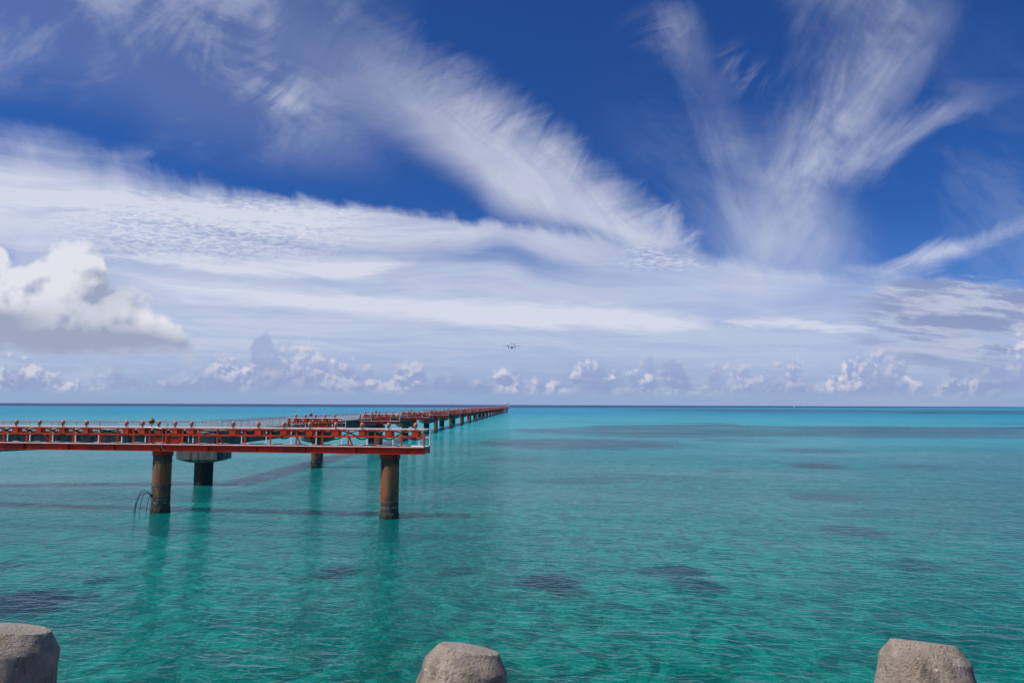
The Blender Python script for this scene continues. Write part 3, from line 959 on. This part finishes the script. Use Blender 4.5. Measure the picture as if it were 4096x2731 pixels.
CRUST = material('shell_crust', lambda: bsdf(mix(ss(noise(pos(), 16, 4, 0.6), .45, .62), (0.035, 0.036, 0.028), (0.12, 0.105, 0.075)), 0.85, bump=noise(pos(), 26, 3, 0.6), dist=0.02))
PILEB = material('clamp_steel', lambda: bsdf(mix(ss(noise(pos(), 4, 4), .42, .6), (0.22, 0.20, 0.17), (0.09, 0.045, 0.03)), 0.6, 0.2))

# long crossbar: five lamps in the middle, eight on each side
sc = BS
lam_c = [i * sc for i in (-2, -1, 0, 1, 2)]
lam_s = [(4.5 + 1.5 * i) * sc for i in range(8)]
lamps = sorted([-v_ for v_ in lam_s] + lam_c + lam_s)
posts = sorted([e * v_ * sc for e in (-1, 1) for v_ in (0.5, 1.5, 2.5, 3.6, 5.25, 6.75, 8.25, 9.75, 11.25, 12.75, 14.25, 15.5)])
rearp = [-15.1 * sc + i * 1.5 * sc for i in range(21)] + [15.52 * sc]
bar = make_platform(15.52 * sc, posts, lamps, 1.27, rearp, [v_ * sc for v_ in (-12.7, -7.1, -3.5, 3.7, 8.3, 11.3)], k=1.08)
bar.location = (BX, BY, 0)
bar.rotation_euler = (0, 0, -YAW0)
tag(bar, 'long red light platform on rusty piles in the foreground, with a row of pink lamps', 'light platform')
equipment(bar)
inv = (Matrix.Translation((BX, BY, 0)) @ Matrix.Rotation(-YAW0, 4, 'Z')).inverted()
for (qx, qy, bands) in ((640.5, 2049, (3.02, 1.62, 0.78)), (1556.5, 2063, ())):
    l = inv @ on_water(qx, qy)
    # slide along the view ray so that the pile stands under the middle of the bar
    d = (inv.to_3x3() @ on_water(qx, qy).normalized())
    kk = (0.62 - l.y) / d.y
    print('pile local', l, 'moved', kk)
    pile = make_pile(bar, l.x + d.x * kk, 0.62, 0.525, bands)
    if bands:
        b = MB()
        r = 0.525
        a0 = Vector((-0.30, -0.43, 1.06))
        b.lathe([(0.09, 0), (0.09, 0.12), (0.07, 0.13)], 12, Matrix.Translation(a0 + Vector((0, 0.05, -0.02))) @ Matrix.Rotation(R(90), 4, 'X'))
        for (ex, ez, top, ey) in ((-1.24, -0.3, 0.42, -0.60), (-1.13, -0.3, 0.30, -0.72), (-0.98, -0.3, 0.22, -0.5), (-1.18, -0.3, 0.16, -0.85), (-0.40, -0.3, 0.10, -0.78)):
            pts = []
            for i in range(15):
                t = i / 14
                xx = a0.x + (ex - a0.x) * (1 - (1 - t) ** 2.2)
                yy = a0.y + (ey - a0.y) * t
                zz_ = a0.z + top * math.sin(min(1, t * 2.0) * math.pi * 0.5) * (1 - t ** 2) * 1.2 + (ez - a0.z) * t ** 2.3
                pts.append((xx, yy, zz_))
            b.tube(pts, 0.014, 6)
        b.build('cable_tail', BLACK, pile)

# short platforms every thirty metres
LAST = 20
proto = make_platform(2.83, [i for i in (-2.74, -1.5, -0.5, 0.5, 1.5, 2.74)], [-2, -1, 0, 1, 2], 1.27, [-2.80, -1.4, 0, 1.4, 2.80], [])
equipment(proto)
b = MB()
for z_ in (ZT - 0.03, ZT - 0.44): b.box(-2.83, 0.08, z_ - 0.03, -2.79, 1.2, z_ + 0.03)
b.box(-2.87, 0.5, ZD - 0.20, -2.832, 0.9, ZT)
b.build('side_frame', RED2, proto)
make_pile(proto, 0.0, 0.62, 0.45, (2.95, 1.5))
words = ['first', 'second', 'third', 'fourth', 'fifth', 'sixth', 'seventh', 'eighth', 'ninth', 'tenth', 'eleventh', 'twelfth', 'thirteenth', 'fourteenth',
         'fifteenth', 'sixteenth', 'seventeenth', 'eighteenth', 'nineteenth', 'twentieth']
for n_ in range(1, LAST + 1):
    o = proto if n_ == 1 else copy_tree(proto, None, ('clamp_band', 'cross_beam') if n_ > 9 else ())
    o.location = along(30 * n_)
    o.rotation_euler = (0, 0, -YAW)
    if n_ == 1: lb = 'short red light platform nearest to the long crossbar, directly behind it'
    elif n_ == LAST: lb = 'farthest short red light platform, at the tip of the pier below the checkered hut'
    else: lb = '%s short red light platform along the pier, counted from the long crossbar' % words[n_ - 1]
    tag(o, lb, 'light platform', 'short light platforms along the pier')

# ------------------------------------------------------------------ concrete footbridge
BO = -4.27
ZG0, ZG1, ZK = 3.06, 4.04, 4.26
bridge = empty('footbridge', along(15, BO))
bridge.rotation_euler = (0, 0, -YAW)
tag(bridge, 'long grey concrete footbridge with pale railings running out to sea beside the red platforms', 'bridge')
LEN = 30 * LAST - 13


def railing_run(a, b, z0, z1, parent, gaps=()):
    a, b = Vector(a), Vector(b)
    L = (b - a).length
    d = (b - a) / L
    m_ = MB()
    def P(t, z): return (a + d * t) + Vector((0, 0, z))
    m_.beam(P(0, z1), P(L, z1), 0.055, 0.05)
    m_.beam(P(0, z0 + 0.09), P(L, z0 + 0.09), 0.03, 0.035)
    m_.beam(P(0, z1 - 0.09), P(L, z1 - 0.09), 0.03, 0.03)
    n = max(1, round(L / 1.9))
    for i in range(n + 1):
        t = L * i / n
        m_.beam(P(t, z0), P(t, z1 - 0.025), 0.055, 0.055)
    n = int(L / 0.13)
    for i in range(1, n):
        t = L * i / n
        m_.beam(P(t, z0 + 0.108), P(t, z1 - 0.106), 0.028, 0.028)
    return m_.build('railing', GALV, parent)


HW = 1.32
b = MB(); b.box(-1.02, -0.6, ZG0, 1.02, LEN, ZG1); b.build('girder', CONC, bridge)
b = MB(); b.box(-HW, -0.8, ZG1 + 0.001, HW, LEN, ZG1 + 0.14)
b.box(-HW, 1.6, ZG1 + 0.141, -HW + 0.22, LEN - .01, ZK); b.box(HW - 0.22, -0.79, ZG1 + 0.141, HW, LEN - .01, ZK)
b.build('deck_slab', CONC, bridge)
rr = None
for n_ in range(LAST):
    y0 = 30 * n_
    y1 = min(y0 + 30, LEN)
    for side in (-1, 1):
        segs = [(y0, 15.0), (16.4, y1 - y0)] if side > 0 else [(y0, y1 - y0)]
        if side > 0:
            segs = [(y0, y0 + 15.0), (y0 + 16.4, y1)]
        else:
            segs = [(y0 + (1.7 if n_ == 0 else 0), y1)]
        for (p0, p1) in segs:
            if p1 - p0 > 1: railing_run((side * (HW - 0.08), p0, 0), (side * (HW - 0.08), p1, 0), ZK, 5.085, bridge)
cap = MB()
def cap_ring(hx, hy, z, c=0.35):
    return [(-hx, -hy + c, z), (-hx + c, -hy, z), (hx - c, -hy, z), (hx, -hy + c, z), (hx, hy - c, z), (hx - c, hy, z), (-hx + c, hy, z), (-hx, hy - c, z)]
rings = [cap_ring(1.87, 1.15, ZG0 - 0.002), cap_ring(1.87, 1.15, 2.08), cap_ring(1.12, 0.95, 1.86), cap_ring(0.75, 0.75, 1.80, 0.3)]
vs = [p for r_ in rings for p in r_]
fs = [(i * 8 + k, i * 8 + (k + 1) % 8, (i + 1) * 8 + (k + 1) % 8, (i + 1) * 8 + k) for i in range(3) for k in range(8)] + [tuple(range(8)), tuple(24 + k for k in range(8))]
c0 = cap.add(vs, fs).build('pier_cap', CONC, bridge)
MB().lathe([(0.71, BED - 0.4), (0.71, 1.799)], 32).build('column', COLM, c0)
for n_ in range(1, LAST):
    c1 = copy_tree(c0, bridge)
    c1.location = (0, 30 * n_, 0)
# access arm going off to the shore on the left
A = Vector((HW - 0.6, 0.0, 0)); 
arm_dir = (bridge.matrix_basis.inverted().to_3x3() @ Vector((-15.6, -2.3, 0))).normalized()
arm_n = Vector((-arm_dir.y, arm_dir.x, 0))
if arm_n.y < 0: arm_n = -arm_n
AL = 44.0
st_ = Vector((HW, -0.55, 0))
b = MB(); vs = []
N = 24
for i in range(N + 1):
    t = 0.6 + (AL - 0.6) * i / N
    zb = ZG0 + 0.02 - 0.66 * min(1.0, max(0.0, (t - 3) / 17.0)) ** 1.5
    for (w_, z_) in ((0.3, zb), (0.3, ZG1 - 0.001), (2.3, ZG1 - 0.001), (2.3, zb)):
        p = st_ + arm_dir * t + arm_n * w_
        vs.append((p.x, p.y, z_ if i else z_))
fs = [(i * 4 + k, i * 4 + (k + 1) % 4, (i + 1) * 4 + (k + 1) % 4, (i + 1) * 4 + k) for i in range(N) for k in range(4)] + [(0, 1, 2, 3), (N * 4, N * 4 + 1, N * 4 + 2, N * 4 + 3)]
# start clear of the main girder
off = 2.35
vs2 = [(x_ + arm_dir.x * off, y_ + arm_dir.y * off, z_) for x_, y_, z_ in vs]
b.add(vs2, fs).build('access_girder', CONC, bridge)
b = MB()
def slab(w0, w1, z0, z1, t0, t1):
    vs = []
    for t in (t0, t1):
        for (w_, z_) in ((w0, z0), (w0, z1), (w1, z1), (w1, z0)):
            p = st_ + arm_dir * t + arm_n * w_
            vs.append((p.x, p.y, z_))
    b.add(vs, [(0, 1, 2, 3), (4, 5, 6, 7), (0, 1, 5, 4), (1, 2, 6, 5), (2, 3, 7, 6), (3, 0, 4, 7)])
slab(0.0, 2.6, ZG1 + 0.004, ZG1 + 0.143, 2.72, AL)
slab(0.0, 0.2, ZG1 + 0.144, ZK, 2.72, AL)
slab(2.4, 2.6, ZG1 + 0.144, ZK, 2.72, AL)
b.build('access_slab', CONC, bridge)
pA = st_ + arm_n * 0.08
for (w_, t0) in ((0.08, 0.08), (2.5, 2.7)):
    for i in range(5):
        ta = t0 + (AL - t0) * i / 5; tb = t0 + (AL - t0) * (i + 1) / 5
        a_ = st_ + arm_dir * ta + arm_n * w_; c_ = st_ + arm_dir * tb + arm_n * w_
        railing_run(a_, c_, ZK, 5.085, bridge)
q = st_ + arm_dir * (AL - 1.0) + arm_n * 1.3
c2 = copy_tree(c0, bridge); c2.location = (q.x, q.y, -0.36)

# ------------------------------------------------------------------ tip of the pier
def checker():
    p = X(newnode('ShaderNodeTexCoord').outputs['Object'])
    x, y, z = sep(p)
    a = M('FLOOR', (x + 50.0) * (1 / 0.6)) + M('FLOOR', (y + 50.0) * (1 / 0.75)) + M('FLOOR', (z + 50.0) * (1 / 0.62))
    odd = M('GREATER_THAN', M('MODULO', a, 2.0), 0.5)
    return bsdf(mix(odd, (0.80, 0.78, 0.76), (0.55, 0.05, 0.03)), 0.5)


hut = empty('equipment_hut', along(30 * LAST + 0.1, -0.1) + Vector((0, 0, ZD + 0.012)))
hut.rotation_euler = (0, 0, -YAW)
MB().box(-1.2, 0.15, 1.45, 1.2, 1.15, 3.20).build('hut_wall', material('red_and_white_checks', checker), hut)
MB().box(-1.28, 0.08, 3.202, 1.28, 1.22, 3.32).build('hut_roof', WHITE, hut)
hb = MB().box(-1.25, 0.12, 1.33, 1.25, 1.18, 1.448)
for lx in (-1.1, 1.0):
    for ly in (0.2, 1.0): hb.box(lx, ly, 0, lx + 0.1, ly + 0.1, 1.329)
hb.build('hut_base', WHITE, hut)
MB().box(0.45, 0.125, 1.47, 0.95, 0.148, 2.9).build('hut_door', WHITE, hut)
tag(hut, 'small red and white checkered hut on the last platform at the tip of the pier', 'hut')
mast = empty('mast', along(30 * LAST + 0.3, 1.9) + Vector((0, 0, ZD + 0.012)))
MB().tube([(0, 0, 0), (0, 0, 3.6), (0, 0, 6.9)], [0.09, 0.08, 0.06], 8).build('pole', GALV, mast)
MB().lathe([(0.0, 0), (0.17, 0.10), (0.15, 0.9), (0.08, 1.7), (0.0, 1.75)], 10, Matrix.Translation((0.02, 0, 3.2))).build('drooping_windsock', material('dark_cloth', lambda: bsdf((0.10, 0.03, 0.06), 0.9)), mast)
MB().box(-0.35, -0.25, 0, 0.35, 0.25, 0.9).build('cabinet', WHITE, mast)
tag(mast, 'thin mast with a limp dark windsock beside the checkered hut at the pier tip', 'mast')
br = MB().beam((0.45, 0.62, 1.7), (2.75, 0.62, ZB - 0.02), 0.16, 0.16)
last = [o for o in COL.objects if o.name.startswith('light_platform') and 'farthest' in o.get('label', '')][0]
br.build('diagonal_strut', COLM, last)

# ------------------------------------------------------------------ concrete armour blocks in the foreground
def make_tetrapod(seed):
    b = MB()
    def leg(M_, fine):
        prof = [(0.0, 1.72), (0.12, 1.72), (0.22, 1.72), (0.300, 1.72), (0.312, 1.714), (0.345, 1.672), (0.38, 1.625), (0.418, 1.572), (0.432, 1.545), (0.438, 1.49)]
        z_ = 1.44
        while z_ > 0.35:
            prof.append((0.440 + (1.46 - z_) * 0.228, z_)); z_ -= 0.035 if (fine and z_ > 0.8) else 0.15
        prof.append((0.10, -0.2))
        n = 120 if fine else 32
        if fine:
            q2 = []
            for i in range(len(prof) - 1):
                (r0, z0), (r1, z1) = prof[i], prof[i + 1]
                for j in range(2 if i < 9 else 1): q2.append((r0 + (r1 - r0) * j / 2, z0 + (z1 - z0) * j / 2))
            q2.append(prof[-1]); prof = q2
        b.lathe(prof, n, M_)
    leg(Matrix.Identity(4), True)
    for k in range(3):
        leg(Matrix.Rotation(R(120 * k + 37 * seed), 4, 'Z') @ Matrix.Rotation(R(109.47), 4, 'Y'), False)
    vs = []
    for (x_, y_, z_) in b.v:
        p = Vector((x_, y_, z_))
        o_ = Vector((seed * 11.3, 5.1, 2.2))
        k = mnoise.noise(p * 2.2 + o_) * 0.010 + mnoise.noise(p * 7.0 + o_) * 0.007 + mnoise.noise(p * 19 + o_) * 0.006
        rr_ = math.hypot(x_, y_)
        dirv = Vector((x_, y_, 0.0)).normalized() if rr_ > 1e-4 and abs(z_) > 0.2 else Vector((0, 0, 1))
        if z_ > 1.705 and rr_ < 0.3: dirv = Vector((0, 0, 1)); k *= 0.15
        p += dirv * k
        vs.append(tuple(p))
    b.v = vs
    return b


def place_tetrapod(i, px, py, Y, lean_right, lean_away, label, s=1.0):
    o = make_tetrapod(i).build('tetrapod', TETRA, None, 22)
    top = at_depth(px, py, Y)
    Rm = Matrix.Rotation(R(lean_right), 4, 'Y') @ Matrix.Rotation(R(-lean_away), 4, 'X') @ Matrix.Rotation(R(47 * i), 4, 'Z')
    c = top - (Rm @ Vector((0, 0, 1.72 * s)))
    o.matrix_world = Matrix.Translation(c) @ Rm @ Matrix.Scale(s, 4)
    tag(o, label, 'tetrapod', 'concrete armour blocks along the shore')
    return o


place_tetrapod(1, 58, 2511, 7.1, 8, 11, 'dark shaded concrete tetrapod tip cut off by the left edge of the photo')
place_tetrapod(2, 1875, 2590, 7.45, 9.5, 11, 'concrete tetrapod tip in the middle, the smallest showing, between the other two')
place_tetrapod(3, 3692, 2567, 6.75, 6.0, 13, 'sunlit brown concrete tetrapod tip with white specks, at the lower right', 0.865)

# ------------------------------------------------------------------ aircraft coming in
def aircraft():
    root = empty('airplane')
    PW = material('aircraft_white', lambda: bsdf((0.80, 0.80, 0.80), 0.25))
    def liv():
        x, y, z = sep(X(newnode('ShaderNodeTexCoord').outputs['Object']))
        return bsdf(mix(ss(z + y * 0.02, -0.35, -0.15), (0.03, 0.28, 0.36), (0.80, 0.80, 0.80)), 0.25)
    LV = material('aircraft_livery', liv)
    DK = material('aircraft_dark', lambda: bsdf((0.03, 0.03, 0.035), 0.4))
    WG = material('aircraft_wing_grey', lambda: bsdf((0.10, 0.12, 0.13), 0.4))
    # nose towards the camera: -y
    rad = [(0.0, 0), (0.25, 0.12), (0.6, 0.6), (0.95, 1.4), (1.25, 2.6), (1.34, 4.2), (1.34, 16), (1.2, 18.5), (0.8, 21.5), (0.35, 24.5), (0.1, 25.6)]
    b = MB()
    vs, n = [], 24
    for r_, y_ in rad:
        dz = -0.25 * (1 - min(1, y_ / 3)) + max(0, (y_ - 16)) * 0.085
        for k in range(n):
            a = 2 * math.pi * k / n
            vs.append((r_ * math.cos(a), y_ - 10, r_ * math.sin(a) + dz))
    fs = [(i * n + k, i * n + (k + 1) % n, (i + 1) * n + (k + 1) % n, (i + 1) * n + k) for i in range(len(rad) - 1) for k in range(n)]
    b.add(vs, fs, True)
    fus = b.build('fuselage', LV, root)
    MB().box(-0.75, -8.62, 0.30, 0.75, -8.0, 0.62).build('cockpit_window', DK, fus)
    def wing(sx, x0, x1, y0, c0, c1, z0, z1, th, name, sweep=0.0, par=root):
        vs = []
        for (x_, c_, z_, sw) in ((x0, c0, z0, 0), (x1, c1, z1, sweep)):
            for (u_, w_) in ((0, 0), (0.08, 0.5), (0.3, 0.75), (0.65, 0.45), (1, 0), (0.65, -0.2), (0.3, -0.35), (0.08, -0.3)):
                vs.append((sx * x_, y0 + sw + c_ * u_, z_ + th * c_ * w_))
        return [tuple(v_) for v_ in vs]
    W8 = [(k, (k + 1) % 8, 8 + (k + 1) % 8, 8 + k) for k in range(8)] + [tuple(range(8)), tuple(8 + k for k in range(8))]
    b = MB()
    for sx in (-1, 1):
        b.add(wing(sx, 0.0, 4.2, -1.4, 2.9, 2.9, 1.32, 1.36, 0.17, ''), W8)
        b.add(wing(sx, 4.2, 13.7, -1.4, 2.9, 1.4, 1.36, 1.80, 0.16, '', 0.5), W8)
    b.build('wing', WG, root)
    b = MB()
    b.add([(x_, y_, z_) for (y_, z_) in ((11.2, 1.6), (15.3, 1.6), (16.4, 5.3), (14.2, 5.3)) for x_ in (-0.3, 0.3)], [(0, 2, 3, 1), (2, 4, 5, 3), (4, 6, 7, 5), (6, 0, 1, 7), (0, 6, 4, 2), (1, 3, 5, 7)])
    b.build('tail_fin', PW, root)
    b = MB()
    for sx in (-1, 1): b.add(wing(sx, 0.0, 4.3, 14.3, 1.9, 1.2, 5.35, 5.38, 0.26, '', 0.5), W8)
    b.build('tailplane', WG, root)
    MB().lathe([(0.0, 0), (0.22, 0.2), (0.3, 0.8), (0.2, 2.2), (0, 2.5)], 12, Matrix.Translation((0, 13.9, 5.35)) @ Matrix.Rotation(R(-90), 4, 'X')).build('fin_fairing', PW, root)
    for sx in (-1, 1):
        b = MB().lathe([(0.16, -4.3), (0.42, -4.0), (0.62, -3.2), (0.66, -1.0), (0.60, 2.0), (0.30, 4.2), (0.05, 4.9)], 16, Matrix.Translation((sx * 4.2, 0, 1.05)) @ Matrix.Rotation(R(-90), 4, 'X'))
        nc = b.build('engine', PW, root)
        p = MB().lathe([(0.0, -4.95), (0.14, -4.75), (0.2, -4.4), (0.2, -4.31)], 12, Matrix.Translation((sx * 4.2, 0, 1.05)) @ Matrix.Rotation(R(-90), 4, 'X'))
        for k in range(4):
            a = R(90 * k + (12 if sx < 0 else 28))
            ca, sa = math.cos(a), math.sin(a)
            vs = []
            for r_, w_ in ((0.15, 0.10), (0.9, 0.20), (1.6, 0.19), (1.98, 0.10)):
                for e in (-1, 1):
                    for f_ in (-1, 1):
                        vs.append((sx * 4.2 + ca * r_ - sa * w_ * e, -4.5 + f_ * 0.03 + e * 0.08, 1.05 + sa * r_ + ca * w_ * e))
            fs = []
            for i in range(3):
                o4 = i * 4
                fs += [(o4, o4 + 1, o4 + 5, o4 + 4), (o4 + 2, o4 + 6, o4 + 7, o4 + 3), (o4, o4 + 4, o4 + 6, o4 + 2), (o4 + 1, o4 + 3, o4 + 7, o4 + 5)]
            fs += [(0, 2, 3, 1), (12, 13, 15, 14)]
            p.add(vs, fs)
        p.build('propeller', DK, nc)
        g = MB().tube([(sx * 4.2, 0.3, 0.7), (sx * 4.2, 0.5, -2.2)], 0.11, 8)
        g.beam((sx * 4.2, 1.6, 0.6), (sx * 4.2, 0.5, -1.3), 0.1, 0.1)
        lg = g.build('landing_gear', DK, root)
        w_ = MB()
        for e in (-0.24, 0.24):
            w_.lathe([(0.2, -0.12), (0.42, -0.11), (0.44, 0), (0.42, 0.11), (0.2, 0.12)], 14, Matrix.Translation((sx * 4.2 + e, 0.5, -2.25)) @ Matrix.Rotation(R(90), 4, 'Y'))
        w_.build('wheel', DK, lg)
    g = MB().tube([(0, -7.4, -1.0), (0, -7.5, -2.2)], 0.08, 8).build('landing_gear', DK, root)
    w_ = MB()
    for e in (-0.16, 0.16):
        w_.lathe([(0.15, -0.09), (0.30, -0.08), (0.31, 0), (0.30, 0.08), (0.15, 0.09)], 12, Matrix.Translation((e, -7.5, -2.2)) @ Matrix.Rotation(R(90), 4, 'Y'))
    w_.build('wheel', DK, g)
    return root


pl = aircraft()
loc = at_depth(1980 + 1120 / 16.8, 1360 + 485 / 16.8, 905.0)
pl.matrix_world = Matrix.Translation(loc) @ Matrix.Rotation(R(2.0), 4, 'Y') @ Matrix.Rotation(R(-7), 4, 'Z') @ Matrix.Rotation(R(1), 4, 'X')
tag(pl, 'white twin propeller airplane with teal belly flying in low over the sea', 'airplane')

# ------------------------------------------------------------------ boat near the horizon
bt = empty('motor_boat', on_water(3183, 1628.4))
s = 1.0
b = MB()
vs = []
for (x_, w_, z0, z1) in ((-8, 2.2, 0.0, 1.6), (-7.8, 2.4, -0.3, 1.7), (0, 2.6, -0.4, 1.8), (5, 2.0, -0.3, 2.3), (8.2, 0.15, 0.6, 3.0)):
    vs += [(x_, -w_, z1), (x_, -w_ * 0.7, z0), (x_, w_ * 0.7, z0), (x_, w_, z1)]
fs = [(i * 4 + k, i * 4 + k + 1, (i + 1) * 4 + k + 1, (i + 1) * 4 + k) for i in range(4) for k in range(3)] + [(i * 4 + 3, i * 4, (i + 1) * 4, (i + 1) * 4 + 3) for i in range(4)] + [(0, 1, 2, 3), (16, 17, 18, 19)]
b.add(vs, fs).build('hull', WHITE, bt)
MB().box(-6, -1.8, 1.81, 1.2, 1.8, 4.3).box(-4.4, -1.5, 4.302, -0.4, 1.5, 6.2).box(1.2, -1.6, 1.9, 2.6, 1.6, 3.3).build('cabin', WHITE, bt)
MB().box(-5.6, -1.83, 2.9, 0.9, -1.802, 3.7).build('cabin_window', BLACK, bt)
MB().tube([(-3, 0, 6.2), (-3, 0, 9.5)], 0.06, 6).build('aerial', GALV, bt)
bt.scale = (1.45, 1.45, 1.45)
tag(bt, 'small white motor boat on the horizon at the right', 'boat')
